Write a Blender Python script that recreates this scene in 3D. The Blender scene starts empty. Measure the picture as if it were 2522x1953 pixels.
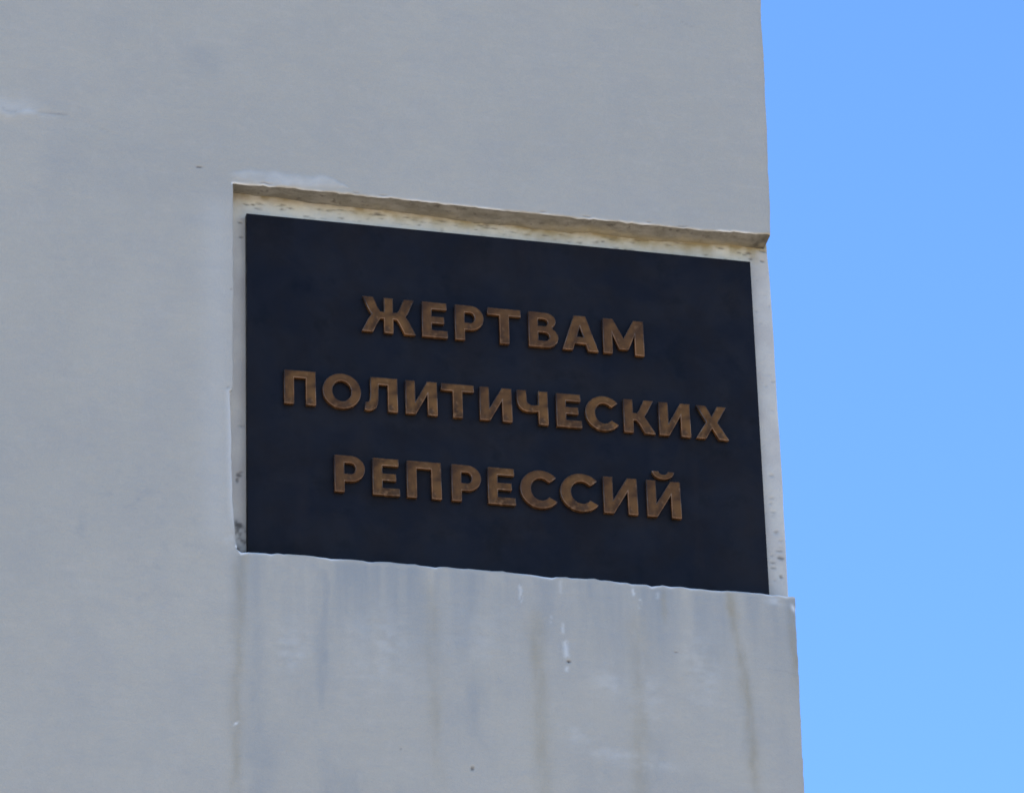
import bpy, math
import numpy as np
from mathutils import Matrix, Vector

sc = bpy.context.scene
Z0 = 8.4                       # height of the plaque's foot above the ground, metres

# ------------------------------------------------------------------ camera
cam_d = bpy.data.cameras.new('camera')
cam = bpy.data.objects.new('camera', cam_d)
sc.collection.objects.link(cam)
cam_d.sensor_fit = 'HORIZONTAL'
cam_d.sensor_width = 36.0
cam_d.lens = 178.43
cam_d.clip_start = 0.1
cam_d.clip_end = 6000.0
RT = Vector((0.97247357, -0.23135974, -0.02770967))
UP = Vector((-0.08710877, -0.47126272, 0.87768076))
FW = Vector((0.21611853, 0.85110759, 0.478444))
LOC = Vector((-2.51492, -13.12758, Z0 - 6.78168))
cam.matrix_world = Matrix(((RT.x, UP.x, -FW.x, LOC.x), (RT.y, UP.y, -FW.y, LOC.y),
                           (RT.z, UP.z, -FW.z, LOC.z), (0, 0, 0, 1)))
sc.camera = cam

# ------------------------------------------------------------------ sky, sun, exposure
SUN_EL, SUN_AZ = math.radians(36), math.radians(-80)     # azimuth from +Y towards +X
world = bpy.data.worlds.new('World')
sc.world = world
world.use_nodes = True
wn = world.node_tree
wn.nodes.clear()
sky = wn.nodes.new('ShaderNodeTexSky')
sky.sky_type = 'NISHITA'
sky.sun_disc = False
sky.sun_elevation = SUN_EL
sky.sun_rotation = SUN_AZ
sky.altitude = 300
sky.air_density = 1.0
sky.dust_density = 0.0
sky.ozone_density = 10.0
bg = wn.nodes.new('ShaderNodeBackground')
bg.inputs['Strength'].default_value = 0.12
wo = wn.nodes.new('ShaderNodeOutputWorld')
wn.links.new(sky.outputs[0], bg.inputs[0])
wn.links.new(bg.outputs[0], wo.inputs[0])

sun_d = bpy.data.lights.new('sun', 'SUN')
sun_d.energy = 5.0
sun_d.angle = math.radians(0.5)
sun_d.color = (1.0, 0.93, 0.82)
sun = bpy.data.objects.new('sun', sun_d)
sc.collection.objects.link(sun)
to_sun = Vector((math.sin(SUN_AZ) * math.cos(SUN_EL), math.cos(SUN_AZ) * math.cos(SUN_EL), math.sin(SUN_EL)))
sun.rotation_euler = to_sun.to_track_quat('Z', 'Y').to_euler()
sun.location = (-30, 20, 40)

sc.view_settings.view_transform = 'Standard'
sc.view_settings.look = 'None'
sc.view_settings.gamma = 1.0
sc.view_settings.use_curve_mapping = False
sc.view_settings.exposure = 1.66
sc.render.engine = 'CYCLES'
sc.cycles.filter_width = 1.7
sc.cycles.max_bounces = 8

# ------------------------------------------------------------------ helpers
def vnoise(x, y, seed):
    xi, yi = np.floor(x).astype(np.int64), np.floor(y).astype(np.int64)
    xf, yf = x - xi, y - yi
    def h(a, b):
        n = (a * 374761393 + b * 668265263 + seed * 1442695041) & 0x7fffffff
        n = ((n ^ (n >> 13)) * 1274126177) & 0x7fffffff
        return ((n ^ (n >> 16)) & 0xffff) / 32767.5 - 1.0
    sx, sy = xf * xf * (3 - 2 * xf), yf * yf * (3 - 2 * yf)
    a = h(xi, yi) * (1 - sx) + h(xi + 1, yi) * sx
    b = h(xi, yi + 1) * (1 - sx) + h(xi + 1, yi + 1) * sx
    return a * (1 - sy) + b * sy

def fbm(x, y, scale, octaves=4, seed=1, gain=0.5):
    x, y = np.asarray(x, float), np.asarray(y, float)
    x, y = np.broadcast_arrays(x, y)
    s, amp, tot = 0.0, 1.0, 0.0
    f = 1.0 / scale
    for i in range(octaves):
        s = s + amp * vnoise(x * f + 17.3 * i, y * f + 9.1 * i, seed + i)
        tot += amp
        amp *= gain
        f *= 2.03
    return s / tot

def sstep(a, b, x):
    t = np.clip((x - a) / (b - a), 0, 1)
    return t * t * (3 - 2 * t)

def grid_faces(nu, nv, mask=None):
    """quads of a (nv rows x nu columns) grid; wound for a -Y facing front"""
    i, j = np.meshgrid(np.arange(nu - 1), np.arange(nv - 1))
    a = j * nu + i
    q = np.stack([a, a + 1, a + nu + 1, a + nu], -1)
    if mask is not None:
        q = q[mask]
    return q.reshape(-1, 4)

def mesh_np(name, verts, quads, mat, parent=None, attrs=None, smooth=True):
    me = bpy.data.meshes.new(name)
    verts = np.asarray(verts, np.float32)
    quads = np.asarray(quads, np.int32)
    me.vertices.add(len(verts))
    me.vertices.foreach_set('co', verts.ravel())
    me.loops.add(quads.size)
    me.loops.foreach_set('vertex_index', quads.ravel())
    me.polygons.add(len(quads))
    me.polygons.foreach_set('loop_start', np.arange(0, quads.size, 4, dtype=np.int32))
    me.polygons.foreach_set('use_smooth', np.full(len(quads), smooth, bool))
    for k, v in (attrs or {}).items():
        at = me.attributes.new(k, 'FLOAT', 'POINT')
        at.data.foreach_set('value', np.asarray(v, np.float32).ravel())
    me.update(calc_edges=True)
    me.validate()
    me.materials.append(mat)
    o = bpy.data.objects.new(name, me)
    sc.collection.objects.link(o)
    if parent:
        o.parent = parent
    return o

def empty(name, loc, label, cat):
    o = bpy.data.objects.new(name, None)
    o.location = loc
    o.empty_display_size = 0.2
    sc.collection.objects.link(o)
    o['label'] = label
    o['category'] = cat
    return o

class NT:
    """small node-tree writer"""
    def __init__(self, name):
        self.m = bpy.data.materials.new(name)
        self.m.use_nodes = True
        self.t = self.m.node_tree
        self.t.nodes.clear()
        self.out = self.t.nodes.new('ShaderNodeOutputMaterial')
        self.bsdf = self.t.nodes.new('ShaderNodeBsdfPrincipled')
        self.t.links.new(self.bsdf.outputs[0], self.out.inputs[0])
        self.co = self.t.nodes.new('ShaderNodeTexCoord').outputs['Object']
    def link(self, a, b):
        self.t.links.new(a, b)
    def mapped(self, scale):
        n = self.t.nodes.new('ShaderNodeMapping')
        n.inputs['Scale'].default_value = scale
        self.link(self.co, n.inputs['Vector'])
        return n.outputs[0]
    def noise(self, scale, detail=4, rough=0.55, vec=None, dist=0.0):
        n = self.t.nodes.new('ShaderNodeTexNoise')
        n.inputs['Scale'].default_value = scale
        n.inputs['Detail'].default_value = detail
        n.inputs['Roughness'].default_value = rough
        n.inputs['Distortion'].default_value = dist
        self.link(vec or self.co, n.inputs['Vector'])
        return n.outputs['Fac']
    def ramp(self, fac, a, b, va=0.0, vb=1.0):
        n = self.t.nodes.new('ShaderNodeMapRange')
        n.interpolation_type = 'SMOOTHSTEP'
        n.inputs['From Min'].default_value = a
        n.inputs['From Max'].default_value = b
        n.inputs['To Min'].default_value = va
        n.inputs['To Max'].default_value = vb
        self.link(fac, n.inputs['Value'])
        return n.outputs[0]
    def attr(self, name):
        n = self.t.nodes.new('ShaderNodeAttribute')
        n.attribute_name = name
        return n.outputs['Fac']
    def math(self, op, a, b):
        n = self.t.nodes.new('ShaderNodeMath')
        n.operation = op
        for k, v in enumerate((a, b)):
            if isinstance(v, (int, float)):
                n.inputs[k].default_value = v
            else:
                self.link(v, n.inputs[k])
        return n.outputs[0]
    def mix(self, fac, a, b, mode='MIX'):
        n = self.t.nodes.new('ShaderNodeMix')
        n.data_type = 'RGBA'
        n.blend_type = mode
        for k, v in ((0, fac), (6, a), (7, b)):
            if isinstance(v, (int, float)):
                n.inputs[k].default_value = v
            elif isinstance(v, tuple):
                n.inputs[k].default_value = (*v, 1.0)
            else:
                self.link(v, n.inputs[k])
        return n.outputs[2]
    def bump(self, h, dist, strength=1.0, normal=None):
        n = self.t.nodes.new('ShaderNodeBump')
        n.inputs['Distance'].default_value = dist
        n.inputs['Strength'].default_value = strength
        self.link(h, n.inputs['Height'])
        if normal:
            self.link(normal, n.inputs['Normal'])
        return n.outputs[0]
    def finish(self, col, rough, normal=None, metallic=0.0, spec=0.5):
        if isinstance(col, tuple):
            self.bsdf.inputs['Base Color'].default_value = (*col, 1)
        else:
            self.link(col, self.bsdf.inputs['Base Color'])
        if isinstance(rough, (int, float)):
            self.bsdf.inputs['Roughness'].default_value = rough
        else:
            self.link(rough, self.bsdf.inputs['Roughness'])
        if isinstance(metallic, (int, float)):
            self.bsdf.inputs['Metallic'].default_value = metallic
        else:
            self.link(metallic, self.bsdf.inputs['Metallic'])
        self.bsdf.inputs['Specular IOR Level'].default_value = spec
        if normal:
            self.link(normal, self.bsdf.inputs['Normal'])
        return self.m

# ------------------------------------------------------------------ materials
def concrete_material():
    n = NT('painted_concrete')
    base = (0.50, 0.505, 0.53)
    c = n.mix(n.ramp(n.noise(1.1, 5, 0.6), 0.30, 0.72), (0.386, 0.346, 0.283), (0.424, 0.377, 0.304))
    c = n.mix(n.math('MULTIPLY', n.ramp(n.noise(7.0, 5, 0.62), 0.42, 0.68), 0.34), c, (0.352, 0.326, 0.287))
    c = n.mix(n.math('MULTIPLY', n.ramp(n.noise(26.0, 3, 0.6), 0.52, 0.72), 0.16), c, (0.475, 0.42, 0.35))
    st = n.noise(1.0, 4, 0.6, n.mapped((9.0, 1.0, 0.9)))
    c = n.mix(n.math('MULTIPLY', n.ramp(st, 0.46, 0.70), 0.14), c, (0.37, 0.342, 0.305))
    tr = n.noise(1.0, 5, 0.65, n.mapped((5.0, 1.0, 34.0)), 0.6)
    c = n.mix(n.math('MULTIPLY', n.ramp(tr, 0.50, 0.72), 0.20), c, (0.345, 0.315, 0.275))
    c = n.mix(n.math('MULTIPLY', n.ramp(tr, 0.46, 0.28), 0.16), c, (0.475, 0.425, 0.36))
    fine = n.noise(190.0, 4, 0.7)
    c = n.mix(n.math('MULTIPLY', n.ramp(fine, 0.35, 0.65), 0.14), c, (0.32, 0.288, 0.245))
    c = n.mix(n.attr('blue'), c, (0.258, 0.262, 0.254))
    c = n.mix(n.attr('brown'), c, (0.275, 0.228, 0.148))
    c = n.mix(n.attr('white'), c, (0.70, 0.68, 0.64))
    c = n.mix(n.attr('pit'), c, (0.075, 0.055, 0.045))
    b = n.bump(n.noise(160.0, 4, 0.65), 0.0022, 0.6)
    b = n.bump(n.noise(22.0, 5, 0.6), 0.007, 0.45, b)
    return n.finish(c, 0.85, b, spec=0.25)

def plaster_material():
    n = NT('cream_plaster')
    c = n.mix(n.ramp(n.noise(9.0, 5, 0.62), 0.35, 0.68), (0.68, 0.615, 0.49), (0.59, 0.555, 0.48))
    c = n.mix(n.math('MULTIPLY', n.ramp(n.noise(45.0, 4, 0.6), 0.52, 0.70), 0.4), c, (0.50, 0.49, 0.46))
    c = n.mix(n.attr('grey'), c, (0.465, 0.415, 0.355))
    c = n.mix(n.attr('brown'), c, (0.315, 0.25, 0.135))
    c = n.mix(n.attr('pit'), c, (0.085, 0.075, 0.065))
    b = n.bump(n.noise(120.0, 4, 0.6), 0.0015, 0.6)
    b = n.bump(n.noise(30.0, 4, 0.6), 0.005, 0.5, b)
    return n.finish(c, 0.85, b, spec=0.25)

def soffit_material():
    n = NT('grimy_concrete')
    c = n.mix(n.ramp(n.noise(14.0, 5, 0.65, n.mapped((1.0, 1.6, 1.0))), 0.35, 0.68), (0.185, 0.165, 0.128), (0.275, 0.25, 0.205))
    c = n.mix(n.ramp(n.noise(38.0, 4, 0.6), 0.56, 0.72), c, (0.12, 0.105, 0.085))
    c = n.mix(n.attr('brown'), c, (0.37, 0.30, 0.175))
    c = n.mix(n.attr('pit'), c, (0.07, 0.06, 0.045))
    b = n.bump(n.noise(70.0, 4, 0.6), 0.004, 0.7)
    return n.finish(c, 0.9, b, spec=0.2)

def panel_material():
    n = NT('dark_patinated_metal')
    c = n.mix(n.ramp(n.noise(5.5, 5, 0.6, dist=0.4), 0.35, 0.70), (0.0062, 0.0050, 0.0062), (0.0108, 0.0090, 0.0098))
    c = n.mix(n.math('MULTIPLY', n.ramp(n.noise(11.0, 4, 0.6), 0.53, 0.70), 0.42), c, (0.0015, 0.0013, 0.0015))
    c = n.mix(n.math('MULTIPLY', n.ramp(n.noise(3.0, 4, 0.6, n.mapped((3.2, 1.0, 0.5))), 0.55, 0.75), 0.35), c, (0.015, 0.0105, 0.0095))
    r = n.ramp(n.noise(8.0, 5, 0.6), 0.32, 0.68, 0.36, 0.66)
    b = n.bump(n.noise(90.0, 4, 0.6), 0.0008, 0.35)
    b = n.bump(n.noise(3.5, 3, 0.5), 0.006, 0.18, b)
    return n.finish(c, r, b, spec=0.145)

def bronze_material(name, gain, rough0, rough1, metal, pale=0.0):
    n = NT(name)
    k = lambda *c: tuple(x * gain * (1 - pale) + c[0] * gain * 0.8 * pale for x in c)
    oi = n.t.nodes.new('ShaderNodeObjectInfo').outputs['Random']
    c = n.mix(n.ramp(n.noise(13.0, 4, 0.6, dist=0.5), 0.36, 0.66), k(0.066, 0.029, 0.011), k(0.225, 0.096, 0.026))
    c = n.mix(n.math('MULTIPLY', n.ramp(n.noise(36.0, 4, 0.6), 0.57, 0.70), 0.6), c, k(0.33, 0.165, 0.07))
    c = n.mix(n.math('MULTIPLY', n.ramp(n.noise(20.0, 3, 0.6), 0.55, 0.70), 0.6), c, k(0.055, 0.031, 0.018))
    c = n.mix(n.math('MULTIPLY', oi, 0.5), c, k(0.105, 0.044, 0.017))
    r = n.ramp(n.noise(30.0, 4, 0.6), 0.3, 0.7, rough0, rough1)
    b = n.bump(n.noise(55.0, 4, 0.6), 0.002, 0.4)
    return n.finish(c, r, b, metallic=metal, spec=0.16)

def ground_material():
    n = NT('pale_paving')
    c = n.mix(n.ramp(n.noise(0.15, 6, 0.6), 0.35, 0.68), (0.33, 0.295, 0.24), (0.43, 0.385, 0.32))
    c = n.mix(n.math('MULTIPLY', n.ramp(n.noise(6.0, 5, 0.6), 0.5, 0.7), 0.4), c, (0.24, 0.225, 0.20))
    b = n.bump(n.noise(40.0, 4, 0.6), 0.004, 0.5)
    return n.finish(c, 0.9, b, spec=0.2)

M_CON, M_PLA, M_SOF = concrete_material(), plaster_material(), soffit_material()
M_PAN, M_GND = panel_material(), ground_material()
M_BRO = bronze_material('worn_bronze', 0.84, 0.45, 0.62, 0.38)
M_RIM = bronze_material('rim_highlight_bronze', 1.45, 0.28, 0.42, 0.65, 0.35)  # brighter, paler bronze: the lit rims of the bevels put into the colour

# ------------------------------------------------------------------ ground
g = mesh_np('ground', [(-3000, -3000, 0), (3000, -3000, 0), (3000, 3000, 0), (-3000, 3000, 0)], [(0, 1, 2, 3)], M_GND, smooth=False)
g['kind'] = 'structure'

# ------------------------------------------------------------------ the concrete stele
# local frame: x along the face, y into the wall (plaque face at 0), z up from the plaque's foot
YF = -0.060        # front face
YB = 0.025         # back of the niche
ULEFT, YBACK, VTOP, VBOT = -2.7, 1.74, 5.6, -Z0
UR0, UL0, VT0, VB0 = 1.660, -0.053, 1.220, -0.033

def line_set(lo, hi, step, specials, coarse):
    """grid lines; step = (s0, b1, s1, b2, s2 ...): spacing s0 up to b1, then s1 up to b2 ..."""
    bounds = [lo] + list(step[1::2]) + [hi]
    base = np.concatenate([np.arange(bounds[k], bounds[k + 1] - 0.3 * st, st) for k, st in enumerate(step[0::2])])
    sp = np.array(sorted(specials))
    keep = np.min(np.abs(base[:, None] - sp[None]), 1) > 0.0016
    a = np.unique(np.round(np.concatenate([base[keep], sp, np.array(coarse)]), 5))
    return a
off = (0.0, 0.0012, 0.003, 0.0055, 0.009)
us = line_set(-0.92, UR0, (0.0075, -0.12, 0.0042), [UR0 - d for d in off] + [UL0 - d for d in off], [ULEFT, -2.2, -1.7, -1.3, -1.05])
vs = line_set(-1.0, 2.3, (0.006, -0.40, 0.0038, 0.06, 0.006, 1.17, 0.0038, 1.33, 0.0075), [VT0 + d for d in off] + [VB0 - d for d in off], [VBOT, -6.5, -4.5, -3, -2, -1.4, -1.1, 2.45, 2.8, 3.5, 4.5, VTOP])
nu, nv = len(us), len(vs)
iL = int(np.argmin(np.abs(us - UL0)))
jB, jT = int(np.argmin(np.abs(vs - VB0))), int(np.argmin(np.abs(vs - VT0)))

def edge_right(v):
    e = np.interp(v, [-Z0, -.68, -.27, -.10, -.04, 1.20, 1.31, 1.45, 1.78, 2.1, 5.6],
                  [1.655, 1.656, 1.660, 1.662, 1.6635, 1.6545, 1.657, 1.659, 1.666, 1.670, 1.672])
    return e + 0.0016 * fbm(v, 0 * v, 0.11, 4, 41) + 0.0008 * fbm(v, 0 * v, 0.02, 2, 44) - np.abs(jag(v, 45, .030, .0028))
def jag(x, seed, cell, amp):
    """angular breaks: straight runs between random points"""
    k = np.arange(-4.0, 4.0, cell)
    k = k + np.random.default_rng(seed).uniform(-.4, .4, len(k)) * cell
    h = np.random.default_rng(seed + 1).uniform(-1, 1, len(k)) ** 3 * amp
    return np.interp(x, k, h)
def chips(x, seed, scale, amp):
    n = fbm(x, 0 * x, scale, 3, seed)
    return amp * np.clip(n - 0.25, 0, 1)
def edge_top(u):
    e = np.interp(u, [-.05, .04, .24, .54, .83, 1.13, 1.43, 1.655], [1.2185, 1.2185, 1.222, 1.2205, 1.2195, 1.2165, 1.2185, 1.224])
    return e + 0.0022 * fbm(u, 0 * u, 0.16, 4, 51) + chips(u, 55, 0.05, 0.007) + jag(u, 56, .017, .0032)
def edge_bot(u):
    e = np.interp(u, [-.055, -.035, -.012, .089, .26, .44, .555, .565, .73, .91, .925, 1.085, 1.20, 1.215, 1.235, 1.433, 1.45, 1.579, 1.66],
                  [-.024, -.036, -.0335, -.032, -.032, -.0295, -.0345, -.031, -.030, -.036, -.0315, -.033, -.033, -.0385, -.034, -.034, -.031, -.035, -.036])
    return e + 0.0034 * fbm(u, 0 * u, 0.12, 5, 61) - chips(u, 65, 0.045, 0.007) + jag(u, 66, .024, .0036)
def edge_left(v):
    e = np.interp(v, [-.04, -.02, .0, .11, .235, .39, .498, .507, .875, 1.22],
                  [-.042, -.0425, -.046, -.055, -.059, -.061, -.063, -.0535, -.052, -.053])
    return e + 0.0012 * fbm(v, 0 * v, 0.07, 4, 71) - 0.5 * chips(v, 75, 0.03, 0.004) + jag(v, 76, .02, .0016)

U, V = np.meshgrid(us, vs)
Uw = U + (edge_right(V) - UR0) * np.exp(-np.abs(UR0 - U) / 0.15)
Uw = Uw + (edge_left(V) - UL0) * np.exp(-np.abs(U - UL0) / 0.03) * sstep(-0.06, -0.03, V) * (1 - sstep(1.215, 1.25, V))
Vw = V + (edge_top(U) - VT0) * np.exp(-np.abs(V - VT0) / 0.04) * sstep(-0.10, -0.053, U)
Vw = Vw + (edge_bot(U) - VB0) * np.exp(-np.abs(V - VB0) / 0.04) * sstep(-0.10, -0.053, U)

# distance to the nearest arris, for the rounded and chipped edges
din = np.hypot(np.maximum(UL0 - U, 0), np.maximum(np.maximum(VB0 - V, V - VT0), 0))
dr = UR0 - U
def rounding(d, r):
    k = np.clip(r - d, 0, None)
    return r - np.sqrt(np.maximum(r * r - k * k, 0))
rad_n = 0.0045 + 0.0030 * np.clip(fbm(U, V, 0.06, 3, 81), -1, 1)
rad_r = 0.0075 + 0.0035 * np.clip(fbm(U, V, 0.08, 3, 82), -1, 1)
Y = YF + rounding(din, rad_n) + rounding(dr, rad_r)
Y += -0.0026 * fbm(U, V, 0.45, 3, 11) - 0.0007 * fbm(U, V, 0.05, 3, 12)
# the old formwork joint, the shallow groove under the niche's left edge, a raised patch over the niche
seam_v = np.interp(U, [-2.7, -.772, -.729, -.686, -.636, -.571, -.411, -.237, -.15], [1.43, 1.407, 1.395, 1.412, 1.403, 1.405, 1.351, 1.293, 1.27]) + 0.004 * fbm(U, 0 * U, 0.03, 3, 13)
seam_fade = 1 - sstep(-0.62, -0.25, U)
ds = V - seam_v
Y += 0.0022 * np.exp(-(ds / 0.003) ** 2) * seam_fade - 0.0030 * np.exp(-((ds + 0.012) / 0.02) ** 2) * (1 - sstep(-0.74, -0.58, U))
groove_u = np.interp(V, [-.86, -.53, -.23, -.04], [-.050, -.042, -.033, -.026])
below = 1 - sstep(-0.07, -0.035, V)
Y += 0.0020 * np.exp(-((U - groove_u) / 0.020) ** 2) * below
patch_v = np.interp(U, [-.06, .1, .23, .31], [1.243, 1.252, 1.252, 1.243])
patch_h = np.interp(U, [-.08, 0, .1, .22, .27, .31], [.004, .020, .026, .022, .012, .0])
patch = np.exp(-((V - patch_v + 0.014 * fbm(U, V, .06, 3, 20)) / np.maximum(patch_h, 1e-4)) ** 4) * (patch_h > 1e-3) * sstep(-.085, .0, U)
Y -= 0.002 * patch
lip = np.exp(-np.clip(edge_left(V) - Uw, 0, 1) / 0.012) * sstep(0.0, 0.10, V) * (1 - sstep(0.50, 0.508, V)) * (U < UL0 + 1e-4)
lip_lo = np.exp(-((U + 0.075) / 0.035) ** 2 - ((V - 0.02) / 0.05) ** 2)
Y -= 0.0025 * lip

# ---- stains, runs and wear (each with its own shape)
wig = lambda sc_, a, s: a * fbm(0 * V, V, sc_, 3, s)
def streak(pts, w, lo, hi, power, seed, soft=0.03):
    pu = np.interp(-V, [-p[1] for p in pts], [p[0] for p in pts]) + wig(0.12, 0.006, seed) + 0.006 * fbm(U, V, 0.03, 3, seed + 5)
    ww = w * (1 + 0.45 * fbm(0 * V, V, 0.09, 3, seed + 1))
    s = np.exp(-((U - pu) / np.maximum(ww, 1e-4)) ** 2)
    env = (1 - sstep(hi - soft, hi, V)) * sstep(lo, lo + max(4 * soft, 0.45 * (hi - lo)), V)
    mod = 0.66 + 0.75 * fbm(U * 4.0, V, 0.10, 5, seed + 2, 0.6)
    return np.clip(1.1 * power * s * env * np.clip(mod, 0, 2), 0, 1)
def blob(u, v, su, sv, power, seed):
    d = ((U - u) / su) ** 2 + ((V - v) / sv) ** 2 + 0.9 * fbm(U, V * 0.6, 0.05, 4, seed)
    return np.clip(power * np.exp(-np.clip(d, 0, 50)), 0, 1)
topfade = lambda lo: (1 - sstep(VB0 - 0.02, VB0 + 0.004, V)) * sstep(lo, VB0, V)

brown = np.zeros_like(U)
brown = np.maximum(brown, streak([(-.026, -.04), (-.034, -.23), (-.043, -.53), (-.050, -.9)], 0.019, -1.8, -.03, 0.42, 101, 0.01))
brown = np.maximum(brown, streak([(-.018, -.04), (-.020, -.23)], 0.007, -.32, -.05, 0.40, 104, 0.02))
brown = np.maximum(brown, streak([(.857, -.05), (.856, -.455), (.861, -.9)], 0.024, -1.9, -.10, 0.42, 107, 0.12))
brown = np.maximum(brown, streak([(.538, -.10), (.536, -.3), (.543, -.63)], 0.024, -.95, -.06, 0.32, 111, 0.07))
brown = np.maximum(brown, streak([(1.168, -.1), (1.163, -.43), (1.151, -.9)], 0.026, -1.9, -.08, 0.34, 114, 0.10))
brown = np.maximum(brown, streak([(1.459, -.036), (1.466, -.112), (1.481, -.25), (1.497, -.403), (1.505, -.555)], 0.0165, -.85, -.036, 0.70, 117, 0.01))
brown = np.maximum(brown, streak([(1.255, -.04), (1.254, -.15)], 0.010, -.20, -.04, 0.34, 121, 0.02))
brown = np.maximum(brown, streak([(1.650, -.05), (1.648, -.4)], 0.012, -.42, -.06, 0.55, 124, 0.03))
brown = np.maximum(brown, 0.5 * np.exp(-((V - VB0) / 0.006) ** 2) * np.clip(fbm(U, 0 * V, 0.05, 3, 127), 0, 1) * (U > UL0))
brown = np.maximum(brown, 0.30 * np.exp(-dr / 0.008) * np.clip(0.5 + fbm(0 * U, V, 0.12, 4, 131), 0, 1))
brown = np.maximum(brown, 0.55 * np.exp(-((V - VT0) / 0.010) ** 2 - ((U - UR0) / 0.02) ** 2))

blue = np.zeros_like(U)
runs = np.clip(0.5 + 1.1 * fbm(U, 0.10 * V, 0.055, 4, 141), 0, 1)
blue = np.maximum(blue, 0.95 * runs * topfade(-0.50) * sstep(-0.09, -0.02, U))
for a in ((.208, -.06, -.62, .030, .80, 151), (.286, -.045, -.30, .018, .75, 154), (.245, -.16, -.40, .030, .45, 156), (.075, -.04, -.26, .07, .42, 158), (.016, -.06, -1.5, .026, .55, 161), (.74, -.05, -.30, .03, .45, 171), (.95, -.04, -.25, .03, .42, 174), (1.06, -.04, -.24, .025, .30, 177), (1.60, -.15, -.75, .02, .28, 181), (1.30, -.05, -.22, .06, .3, 184)):
    blue = np.maximum(blue, streak([(a[0], a[1]), (a[0], a[2])], a[3], a[2], a[1], a[4], a[5], 0.025))
smudge = np.clip(fbm(U, 0.28 * V, 0.075, 5, 143, 0.6) - 0.05, 0, 1) * np.clip(fbm(U, V, 0.22, 3, 145) + 0.35, 0, 1)
blue = np.maximum(blue, 1.1 * smudge * (1 - sstep(-.12, -.045, V)) * (1 - 0.5 * sstep(-.45, -.85, -V)) * sstep(-0.05, 0.02, U))
blue = np.maximum(blue, blob(0.02, -.68, .06, .10, .55, 191))
blue = np.maximum(blue, 0.22 * np.clip(fbm(U, V, 0.16, 5, 195), 0, 1) * (V < 0.35) * (U < -0.1))
blue = np.maximum(blue, blob(-.136, 1.66, .055, .065, .28, 197))
blue = np.maximum(blue, blob(-.45, 1.25, .25, .12, .16, 198))
pock = np.clip(fbm(U, V, 0.028, 3, 199) - 0.22, 0, 1) * np.exp(-((U + .38) / .26) ** 2 - ((V - .02) / .26) ** 2)
blue = np.maximum(blue, 0.9 * pock)

white = np.zeros_like(U)
arris = np.exp(-((V - edge_bot(U)) / 0.0042) ** 2) * (U > UL0 - 0.004) * (V < 0.2)
white = np.maximum(white, arris * np.clip(0.80 + 0.8 * fbm(U, 0 * V, 0.04, 3, 201), 0.25, 1))
arris2 = np.exp(-((V - VT0) / 0.0038) ** 2) * (U > UL0 - 0.004)
white = np.maximum(white, arris2 * np.clip(0.34 + 0.9 * fbm(U, 0 * V, 0.05, 3, 204), 0.05, 0.9) * (1 - sstep(1.56, 1.62, U)))
white = np.maximum(white, 0.40 * lip)
white = np.maximum(white, 0.27 * patch * np.clip(0.7 + 0.6 * fbm(U, V, .04, 3, 207), 0, 1))
white = np.maximum(white, 0.26 * lip_lo * np.clip(0.4 + 1.2 * fbm(U, V, .03, 3, 209), 0, 1))
white = np.maximum(white, 0.10 * np.exp(-((U + .105) / .05) ** 2) * sstep(-.05, .05, V) * (1 - sstep(1.1, 1.22, V)))
white = np.maximum(white, 0.42 * np.exp(-((ds + 0.008) / 0.013) ** 2) * (1 - sstep(-0.72, -0.56, U)) * np.clip(.6 + fbm(U, V, .03, 3, 210), 0, 1))
white = np.maximum(white, 0.16 * np.exp(-((ds - 0.012) / 0.03) ** 2) * (1 - sstep(-0.74, -0.60, U)))
def dash(u, v0, v1, w, p, seed):
    return p * np.exp(-((U - u + 0.002 * fbm(0 * U, V, .01, 2, seed)) / w) ** 2) * sstep(v1, v1 + .012, V) * (1 - sstep(v0 - .012, v0, V)) * sstep(-.25, .15, fbm(U * 2, V, .014, 2, seed) + .25)
for k, d in enumerate(((.810, -.064, -.135, .0055, .42), (1.157, -.045, -.080, .0042, .60), (1.176, -.080, -.122, .0042, .60), (1.186, -.114, -.121, .012, .55), (.936, -.18, -.226, .0045, .42), (.901, -.158, -.195, .004, .30), (.935, -.04, -.095, .005, .22), (.943, -.236, -.305, .0080, .50), (.944, -.322, -.350, .006, .5), (1.232, -.05, -.085, .006, .25), (.925, -.25, -.29, .005, .25))):
    white = np.maximum(white, 0.85 * dash(*d, 220 + k))
for k, (u, v, su, sv, p) in enumerate(((1.09, -.60, .09, .018, .22), (1.17, -.63, .10, .014, .20), (.99, -.55, .05, .03, .14), (1.07, -.36, .05, .05, .16), (1.18, -.42, .06, .07, .14), (.40, -.30, .10, .12, .14), (.66, -.22, .10, .10, .10), (.12, -.33, .05, .08, .16), (1.36, -.30, .06, .12, .16), (1.60, -.055, .03, .012, .35))):
    white = np.maximum(white, 0.9 * blob(u, v, su, sv, p, 240 + k) * np.clip(.5 + 1.2 * fbm(U, V * 1.6, .03, 4, 270 + k), 0, 1))
white = np.maximum(white, 0.75 * np.exp(-((U - 1.650 + (V + .07) * .4) / .006) ** 2 - ((V + .075) / .012) ** 2))
white = np.maximum(white, 0.8 * np.exp(-(((U + .047) * .8 + (V + .592) * .6) / .008) ** 2 - (((V + .592) * .8 - (U + .047) * .6 + 2 * .0) / .003) ** 2))

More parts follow.
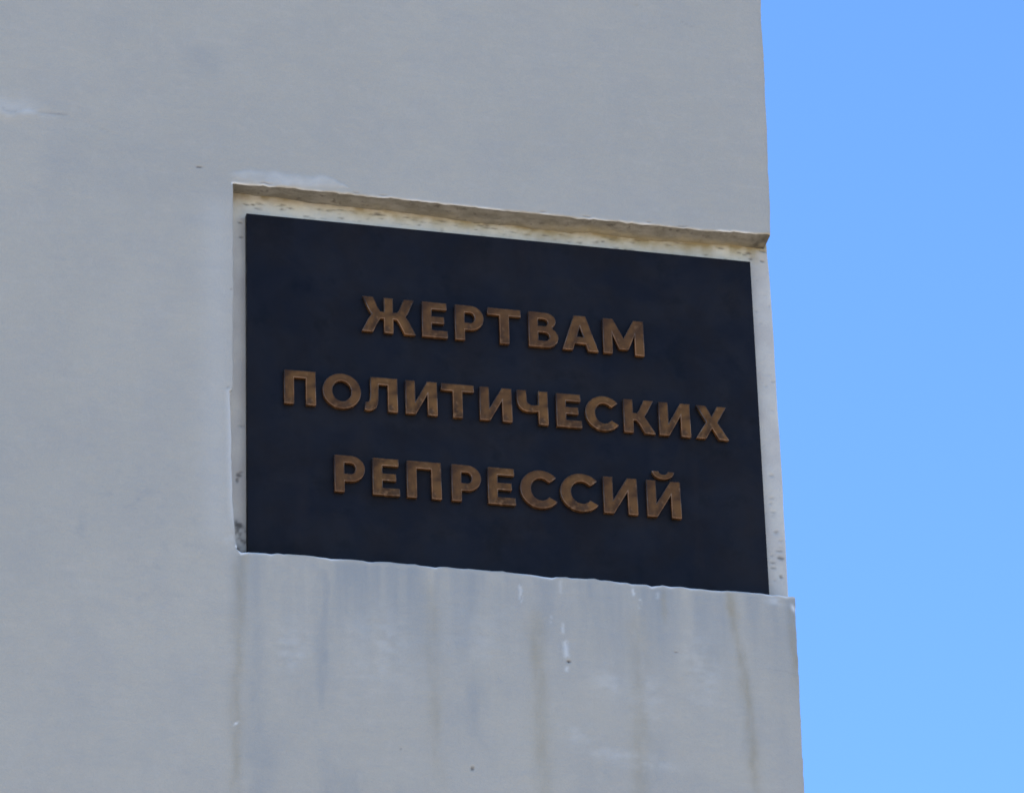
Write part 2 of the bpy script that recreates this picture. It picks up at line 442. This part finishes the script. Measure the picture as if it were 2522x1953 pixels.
pit = np.zeros_like(U)
def pitmark(u, v, su, sv, p=1.0, depth=0.004, slope=0.0):
    global pit, Y
    k = np.exp(-(((U - u) / su) ** 2 + ((V - v - slope * (U - u)) / sv) ** 2) ** 2)
    pit = np.maximum(pit, p * k)
    Y = Y + depth * k
pitmark(.951, -.3105, .0055, .0035, .9, .006, -.1)
pitmark(.650, -.679, .0055, .0050, .75, .005)
pitmark(.438, -.636, .004, .003, .35, .002)
pitmark(-.158, 1.265, .010, .0028, .85, .004, -.12)
pitmark(1.282, -.252, .011, .0018, .45, .002, -.25)
pitmark(-.066, .508, .006, .002, .5, .002, -.2)
pitmark(-.060, .845, .004, .002, .4, .001)
pitmark(-.528, 1.432, .004, .003, .25, .001)
for (u, v, su) in ((.33, 1.226, .014), (.415, 1.226, .016), (.92, 1.226, .013), (1.06, 1.226, .018), (1.26, 1.226, .010), (.05, 1.227, .020), (1.37, 1.223, .02)):
    pitmark(u, v + .0015, su, .0022, .42, .002)
crack = np.exp(-(ds / 0.0022) ** 2) * seam_fade * np.clip(.25 + 1.3 * fbm(U, 0 * V, .06, 3, 261), 0, 1)
pit = np.maximum(pit, 0.34 * crack)
c2 = np.interp(U, [1.20, 1.29, 1.31, 1.38, 1.43, 1.50], [2.035, 2.019, 2.008, 1.991, 1.967, 1.965])
pit = np.maximum(pit, 0.20 * np.exp(-((V - c2) / 0.003) ** 2) * sstep(1.2, 1.27, U) * (1 - sstep(1.42, 1.5, U)) * np.clip(.5 + fbm(U, V, .03, 2, 263), 0, 1))
# faint hairline crazing low on the right
c3 = -.30 + .03 * fbm(U, 0 * U, .12, 3, 265)
pit = np.maximum(pit, 0.09 * np.exp(-((V - c3) / 0.0018) ** 2) * sstep(1.50, 1.58, U))

front_xyz = np.stack([Uw, Y, Vw], -1).reshape(-1, 3)
ci, cj = np.meshgrid(np.arange(nu - 1), np.arange(nv - 1))
niche = (ci >= iL) & (cj >= jB) & (cj < jT)
fq = grid_faces(nu, nv, ~niche)

# right-hand side: from the front arris back; starts behind the niche where the niche runs out
vid = len(front_xyz)
extra, quads = [], [fq]
ycols = [YB + 0.04, 0.14, 0.5, 1.0, YBACK]
re = edge_right(vs)
side = np.zeros((nv, len(ycols), 3))
for k, yc in enumerate(ycols):
    side[:, k, 0] = re + 0.0015 * fbm(vs, 0 * vs + yc, .2, 3, 300)
    side[:, k, 1] = yc
    side[:, k, 2] = Vw[:, -1]
extra.append(side.reshape(-1, 3))
sid = lambda j, k: vid + j * len(ycols) + k
sq = []
for j in range(nv - 1):
    if not (jB <= j < jT):
        a, b = j * nu + nu - 1, (j + 1) * nu + nu - 1
        sq.append((a, sid(j, 0), sid(j + 1, 0), b))
    for k in range(len(ycols) - 1):
        sq.append((sid(j, k), sid(j, k + 1), sid(j + 1, k + 1), sid(j + 1, k)))
quads.append(np.array(sq))
vid += side.shape[0] * side.shape[1]
# left side, back and top as plain faces
fl, fr = front_xyz[0], side[0, -1]
tl, tr = front_xyz[(nv - 1) * nu], side[-1, -1]
bx = np.array([(ULEFT, YF, VBOT), (ULEFT, YBACK, VBOT), (ULEFT, YBACK, VTOP), (ULEFT, YF, VTOP),
               (fr[0], YBACK, VBOT), (tr[0], YBACK, VTOP), (tr[0], YF, VTOP)])
extra.append(bx)
quads.append(np.array([(vid + 1, vid, vid + 3, vid + 2), (vid + 4, vid + 1, vid + 2, vid + 5), (vid + 3, vid + 6, vid + 5, vid + 2)]))
vid += len(bx)
allv = np.concatenate([front_xyz] + extra)
pad = vid - nu * nv
ext = lambda a: np.concatenate([a.ravel(), np.zeros(pad)])

stele = empty('concrete_stele', (0, 0, Z0), 'tall pale grey painted concrete stele with a streaked recess holding the dark plaque', 'monument')
mesh_np('shaft', allv, np.concatenate(quads), M_CON, stele, dict(brown=ext(0.9 * brown), blue=ext(0.8 * blue), white=ext(white), pit=ext(pit)))

# ---- niche lining: soffit, sill, jamb (strips running from the front arris to the back)
nus = us[iL:]
def strip(name, edge_pts, back_pts, mat, attrs_fn, flip, n=14, rough=0.0015, seed=400, axis=2):
    edge_pts, back_pts = np.asarray(edge_pts), np.asarray(back_pts)
    t = np.linspace(0, 1, n)[:, None, None]
    P = edge_pts[None] * (1 - t) + back_pts[None] * t
    w = np.broadcast_to((np.sin(np.pi * np.clip(t, 0, 1)))[..., 0], P.shape[:2])
    P[..., axis] += rough * w * fbm(P[..., 0] + P[..., 2], P[..., 1], 0.035, 4, seed)
    q = grid_faces(P.shape[1], n)
    if flip:
        q = q[:, ::-1]
    T = np.broadcast_to(t[..., 0], P.shape[:2])
    return mesh_np(name, P.reshape(-1, 3), q, mat, stele, {k: a for k, a in attrs_fn(P, T).items()})
zero = lambda P: np.zeros(P.shape[:2])
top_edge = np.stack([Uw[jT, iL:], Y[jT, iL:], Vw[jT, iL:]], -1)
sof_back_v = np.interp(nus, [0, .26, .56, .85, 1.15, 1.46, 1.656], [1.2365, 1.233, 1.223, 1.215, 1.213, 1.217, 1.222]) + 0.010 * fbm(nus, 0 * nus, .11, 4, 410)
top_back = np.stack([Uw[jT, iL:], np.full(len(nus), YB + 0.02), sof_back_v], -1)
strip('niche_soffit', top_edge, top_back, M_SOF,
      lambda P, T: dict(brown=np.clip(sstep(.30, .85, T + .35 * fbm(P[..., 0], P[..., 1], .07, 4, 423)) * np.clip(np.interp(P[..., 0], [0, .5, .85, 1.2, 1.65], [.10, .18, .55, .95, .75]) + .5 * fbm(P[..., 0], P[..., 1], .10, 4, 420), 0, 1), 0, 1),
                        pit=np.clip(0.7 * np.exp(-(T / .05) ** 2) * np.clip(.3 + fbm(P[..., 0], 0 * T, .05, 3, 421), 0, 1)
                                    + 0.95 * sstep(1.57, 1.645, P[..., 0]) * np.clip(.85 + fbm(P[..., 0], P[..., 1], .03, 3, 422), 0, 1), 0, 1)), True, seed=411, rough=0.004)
bot_edge = np.stack([Uw[jB, iL:], Y[jB, iL:], Vw[jB, iL:]], -1)
bot_back = np.stack([Uw[jB, iL:], np.full(len(nus), YB + 0.02), Vw[jB, iL:] + 0.002], -1)
strip('niche_sill', bot_edge, bot_back, M_PLA,
      lambda P, T: dict(grey=zero(P) + .5, brown=.3 * T, pit=zero(P)), False, seed=431)
jam_edge = np.stack([Uw[jB:jT + 1, iL], Y[jB:jT + 1, iL], Vw[jB:jT + 1, iL]], -1)
jam_back = jam_edge.copy()
jam_back[:, 1] = YB + 0.02
jam_back[:, 0] = np.interp(vs[jB:jT + 1], [0, .5, 1.22], [-.050, -.054, -.055])
strip('niche_jamb', jam_edge, jam_back, M_PLA,
      lambda P, T: dict(grey=zero(P) + .6, brown=zero(P), pit=zero(P)), True, seed=441, axis=0)

# ---- plastered back of the niche
bu = np.unique(np.concatenate([np.arange(-0.085, 0.07, 0.0035), np.arange(0.07, 1.56, 0.009), np.arange(1.56, 1.669, 0.0035), [1.6595, 1.6635, 1.6665, 1.669]]))
bv = np.unique(np.concatenate([np.arange(-0.045, 1.10, 0.006), np.arange(1.10, 1.242, 0.003)]))
BU, BV = np.meshgrid(bu, bv)
BX = BU + (0.0022 * fbm(0 * BV, BV, .13, 4, 501) + np.interp(BV, [0, .45, 1.1, 1.2], [-.001, .0015, .001, -.003])) * sstep(1.60, 1.669, BU)
BY = YB + 0.002 * fbm(BU, BV, .10, 4, 502) + rounding(1.669 - BU, 0.007)
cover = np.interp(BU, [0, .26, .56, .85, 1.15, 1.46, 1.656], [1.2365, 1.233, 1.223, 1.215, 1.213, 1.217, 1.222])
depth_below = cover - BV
stain_shade_h = 0.010 + 0.030 * np.interp(BU, [-.05, .3, .6, .9, 1.3, 1.65], [.45, .50, .60, .90, 1.0, .9]) * (1 + 0.8 * fbm(BU, 0 * BV, .09, 4, 511))  # brown stain; towards the left it also paints the shading under the soffit
b_brown = np.clip(1.15 * np.exp(-np.clip(depth_below, 0, 1) / np.maximum(stain_shade_h, .003)) * np.clip(.75 + .8 * fbm(BU, BV, .03, 4, 512), 0, 1), 0, 1)
b_grey = np.clip(0.95 * (1 - sstep(-.012, .022, BU)) + 0.95 * sstep(1.585, 1.615, BU), 0, 1) * (1 - 0.55 * sstep(1.08, 1.17, BV) * (BU < .5)) * np.clip(.85 + .45 * fbm(BU, BV, .07, 4, 513), 0, 1)
b_pit = np.zeros_like(BU)
rng = np.random.default_rng(7)
def speck(u, v, su, sv, p, rot=-.12):
    global b_pit, BY
    k = np.exp(-(((BU - u) / su) ** 2 + ((BV - v - rot * (BU - u)) / sv) ** 2) ** 2)
    b_pit = np.maximum(b_pit, p * k)
    BY = BY + 0.003 * k
for s in ((-.021, .262, .009, .007, .8), (-.026, .245, .005, .009, .7), (-.016, .275, .008, .003, .6), (-.015, 1.134, .008, .003, .65), (-.013, 1.084, .008, .003, .55),
          (.118, 1.196, .006, .004, .7), (.416, 1.213, .012, .006, .8), (.245, 1.177, .006, .003, .4), (1.132, 1.192, .007, .004, .7), (1.196, 1.163, .008, .003, .55),
          (1.650, .135, .012, .006, .8), (1.627, .115, .012, .003, .6), (1.647, .072, .006, .005, .7), (1.645, .160, .014, .003, .45), (1.625, .098, .010, .0035, .5), (1.64, .225, .008, .003, .4), (1.63, .34, .010, .003, .25), (-.010, .427, .014, .003, .3)):
    speck(*s)
for k in range(95):
    u = rng.uniform(-.02, 1.66)
    z = rng.uniform(0, 1)
    speck(u, 1.158 + .058 * z ** .6, rng.uniform(.003, .010) + .006 * z * z, rng.uniform(.0018, .0045), rng.uniform(.15, .7))
for k in range(26):
    u = rng.uniform(1.612, 1.662)
    speck(u, rng.uniform(-.02, 1.15), rng.uniform(.003, .012), rng.uniform(.0012, .003), rng.uniform(.10, .35))
# cracked, blackened bottom-left corner
corner = sstep(.115, .085, BV + 0.9 * (BU + .02)) if False else (1 - sstep(.095, .125, BV + 0.6 * (BU + .02)))
b_pit = np.maximum(b_pit, corner * (BU < .02) * np.clip(.36 + 1.5 * fbm(BU + BV * .7, BV - BU * .6, .022, 3, 521), 0, .9))
# right return of the plaster layer
nb = len(bu)
bxyz = np.stack([BX, BY, BV], -1).reshape(-1, 3)
ret = np.stack([BX[:, -1] + .0005, np.full(len(bv), 0.12), bv], -1)
bq = [grid_faces(nb, len(bv))]
base = len(bxyz)
bq.append(np.array([(j * nb + nb - 1, base + j, base + j + 1, (j + 1) * nb + nb - 1) for j in range(len(bv) - 1)]))
bp = lambda a: np.concatenate([a.ravel(), np.zeros(len(ret))])
nbk = mesh_np('niche_back', np.concatenate([bxyz, ret]), np.concatenate(bq), M_PLA, stele, dict(brown=bp(b_brown), grey=bp(b_grey), pit=bp(b_pit)))
nbk['label'] = 'cream plaster lining of the recess with brown stains and painted shade under the lintel'

# ------------------------------------------------------------------ the plaque
plaque = empty('memorial_plaque', (0, 0, Z0), 'dark navy metal plaque with three lines of raised bronze Cyrillic lettering', 'plaque')

def curve_mesh(name, loops, extrude, bevel, res, mat, parent, loc, rim=None):
    """closed polygons (outer and holes) in the x-z plane, extruded towards -y with rounded edges"""
    cu = bpy.data.curves.new('outline', 'CURVE')
    cu.dimensions = '2D'
    cu.fill_mode = 'BOTH'
    cu.extrude = extrude / 2 - bevel
    cu.bevel_depth = bevel
    cu.bevel_resolution = res
    cu.offset = -bevel
    for lp in loops:
        sp = cu.splines.new('POLY')
        sp.points.add(len(lp) - 1)
        sp.points.foreach_set('co', np.array([(x, y, 0, 1) for x, y in lp], float).ravel())
        sp.use_cyclic_u = True
    tmp = bpy.data.objects.new('outline', cu)
    sc.collection.objects.link(tmp)
    me = bpy.data.meshes.new_from_object(tmp.evaluated_get(bpy.context.evaluated_depsgraph_get()))
    bpy.data.objects.remove(tmp)
    bpy.data.curves.remove(cu)
    me.name = name
    co = np.zeros(len(me.vertices) * 3, np.float32)
    me.vertices.foreach_get('co', co)
    co = co.reshape(-1, 3)
    co = np.stack([co[:, 0], -(co[:, 2] + extrude / 2), co[:, 1]], -1)
    me.vertices.foreach_set('co', co.ravel())
    me.materials.clear()
    me.materials.append(mat)
    me.update()
    if rim:                                   # polished arris round the face, its lit highlight painted in brighter
        me.materials.append(rim)
        for p in me.polygons:
            p.material_index = 1 if abs(p.normal.y) > 0.08 and abs(p.normal.y) < 0.93 and p.center.y < -extrude * .5 else 0
    o = bpy.data.objects.new(name, me)
    sc.collection.objects.link(o)
    o.parent = parent
    o.location = loc
    return o

curve_mesh('panel', [[(0, -.015), (1.6, -.0155), (1.6, 1.155), (0, 1.154)]], 0.022, 0.0012, 2, M_PAN, plaque, (0, 0.022, 0))

# ---- letters: cap height 1, stem S, bar B, width W (in cap heights)
S, B = 0.250, 0.200
def arc(cx, cy, rx, ry, a0, a1, n=18):
    return [(cx + rx * math.cos(math.radians(a0 + (a1 - a0) * k / n)), cy + ry * math.sin(math.radians(a0 + (a1 - a0) * k / n))) for k in range(n + 1)]
def g_pe(W): return [[(0, 0), (S, 0), (S, 1 - B), (W - S, 1 - B), (W - S, 0), (W, 0), (W, 1), (0, 1)]]
def g_ie(W): return [[(0, 0), (W, 0), (W, B), (S, B), (S, .40), (W * .87, .40), (W * .87, .40 + B * .97), (S, .40 + B * .97), (S, 1 - B), (W * .97, 1 - B), (W * .97, 1), (0, 1)]]
def g_er(W):
    r = .352
    return [[(0, 0), (S, 0), (S, .296)] + arc(W - r, .648, r, r, -90, 90) + [(0, 1)],
            [(S, .50), (S, .80)] + arc(W - r, .65, r - .235, .15, 90, -90, 12)]
def g_te(W):
    a, b = W / 2 - S * .49, W / 2 + S * .49
    return [[(a, 0), (b, 0), (b, 1 - B), (W, 1 - B), (W, 1), (0, 1), (0, 1 - B), (a, 1 - B)]]
def g_ve(W):
    return [[(0, 0)] + arc(W - .31, .29, .31, .29, -90, 55, 14) + arc(W - .35, .765, .295, .235, -48, 90, 14) + [(0, 1)],
            [(S, .605), (S, .81)] + arc(W - .37, .7075, .105, .1025, 90, -90, 10),
            [(S, .185), (S, .425)] + arc(W - .35, .305, .120, .12, 90, -90, 10)]
def g_a(W):
    return [[(0, 0), (.285 * W, 0), (.345 * W, .195), (.655 * W, .195), (.715 * W, 0), (W, 0), (.665 * W, 1), (.335 * W, 1)],
            [(.405 * W, .385), (.5 * W, .70), (.595 * W, .385)]]
def g_em(W):
    s = S * .96
    return [[(0, 0), (s, 0), (s, .60), (.385 * W, .14), (.615 * W, .14), (W - s, .60), (W - s, 0), (W, 0), (W, 1), (W - s * 1.12, 1), (.5 * W, .46), (s * 1.12, 1), (0, 1)]]
def g_o(W): return [arc(W / 2, .5, W / 2, .522, 0, 350, 35), arc(W / 2, .5, W / 2 - .262, .522 - .215, 350, 0, 35)]
def g_el(W):
    return [[(W - S, 0), (W, 0), (W, 1), (.17 * W, 1), (.17 * W, .60), (.165 * W, .42), (.145 * W, .31), (.10 * W, .245), (.02 * W, .235), (-.01 * W, .015), (.07 * W, -.015), (.17 * W, -.01), (.27 * W, .03), (.35 * W, .10), (.395 * W, .20), (.415 * W, .32), (.42 * W, .48), (.42 * W, 1 - B), (W - S, 1 - B)]]
def g_i(W):
    return [[(0, 0), (S * 1.04, 0), (W - S, .635), (W - S, 0), (W, 0), (W, 1), (W - S * 1.04, 1), (S, .365), (S, 1), (0, 1)]]
def g_che(W):
    return [[(W - S, 0), (W, 0), (W, 1), (W - S, 1), (W - S, .585), (.58 * W, .562), (.46 * W, .565), (.37 * W, .60), (.325 * W, .66), (S * 1.03, .76), (S * 1.0, 1), (0, 1), (0, .72), (.03 * W, .58), (.09 * W, .47), (.19 * W, .395), (.32 * W, .36), (.48 * W, .355), (W - S, .39)]]
def g_es(W):
    rx, ry, c = .57 * W, .522, .57 * W
    o = arc(c, .5, rx, ry, 40, 322, 30)
    return [o + [(.985 * W, .18), (.80 * W, .30)][1:] + arc(c + .01, .5, rx - .262, ry - .215, 312, 50, 26) + [(.82 * W, .70)]]
def g_ka(W):
    return [[(0, 0), (S, 0), (S, .375), (.40 * W, .375), (.50 * W, .27), (.655 * W, 0), (W, 0), (.76 * W, .37), (.66 * W, .50), (.74 * W, .62), (.965 * W, 1), (.645 * W, 1), (.50 * W, .70), (.42 * W, .595), (S, .595), (S, 1), (0, 1)]]
def g_zhe(W):
    h = [(0, 0), (.205 * W, 0), (.30 * W, .29), (.345 * W, .395), (.415 * W, .405), (.415 * W, 0)]
    t = [(.415 * W, 1), (.415 * W, .585), (.345 * W, .60), (.30 * W, .70), (.215 * W, 1), (.02 * W, 1), (.13 * W, .63), (.185 * W, .50), (.12 * W, .36)]
    m = lambda p: [(W - x, y) for x, y in reversed(p)]
    return [h + m(h) + m(t) + t]
def g_ha(W):
    return [[(0, 0), (.30 * W, 0), (.5 * W, .335), (.70 * W, 0), (W, 0), (.672 * W, .505), (.965 * W, 1), (.675 * W, 1), (.5 * W, .68), (.325 * W, 1), (.035 * W, 1), (.328 * W, .505)]]
def g_breve(W):
    return [arc(.515 * W, 1.265, .325 * W, .215, 180, 360, 16) + arc(.515 * W, 1.265, .135 * W, .085, 360, 180, 10)]
GL = {'Ж': g_zhe, 'Е': g_ie, 'Р': g_er, 'Т': g_te, 'В': g_ve, 'А': g_a, 'М': g_em, 'П': g_pe, 'О': g_o, 'Л': g_el,
      'И': g_i, 'Ч': g_che, 'С': g_es, 'К': g_ka, 'Х': g_ha, 'Й': g_i}
LINES = [
    ('ЖЕРТВАМ', .7718, .7728, .1212, [(.3524, .5192), (.5400, .6194), (.6432, .7333), (.7454, .8502), (.8742, .9674), (.9801, 1.0929), (1.1093, 1.2388)]),
    ('ПОЛИТИЧЕСКИХ', .4985, .5040, .1142, [(.1107, .2075), (.2283, .3468), (.3582, .4594), (.4838, .5823), (.5945, .6963), (.7138, .8142), (.8298, .9269), (.9530, 1.0320), (1.0435, 1.1454), (1.1642, 1.2634), (1.2754, 1.3749), (1.3915, 1.4946)]),
    ('РЕПРЕССИЙ', .2145, .2208, .1232, [(.2621, .3555), (.3783, .4607), (.4830, .5887), (.6205, .7118), (.7322, .8167), (.8318, .9437), (.9560, 1.0712), (1.0904, 1.1967), (1.2259, 1.3326)]),
]
THICK = 0.016
for text, b0, b1, cap, spans in LINES:
    ua, ub = spans[0][0], spans[-1][1]
    for ch, (u0, u1) in zip(text, spans):
        vb = b0 + (b1 - b0) * ((u0 + u1) / 2 - ua) / (ub - ua)
        k = cap
        S = 0.0300 / k
        B = 0.0240 / k
        W = (u1 - u0) / k
        loops = [[(x * k, y * k) for x, y in lp] for lp in GL[ch](W)]
        o = curve_mesh('letter', loops, THICK, 0.0030, 2, M_BRO, plaque, (u0, -0.0005, vb), M_RIM)
        o.rotation_euler = (0, -math.atan2(b1 - b0, ub - ua), 0)
        o['label'] = 'raised bronze Cyrillic letter ' + ch
        if ch == 'Й':
            br = curve_mesh('breve', [[(x * k, y * k) for x, y in lp] for lp in g_breve(W)], THICK, 0.0030, 2, M_BRO, o, (0, 0, 0), M_RIM)
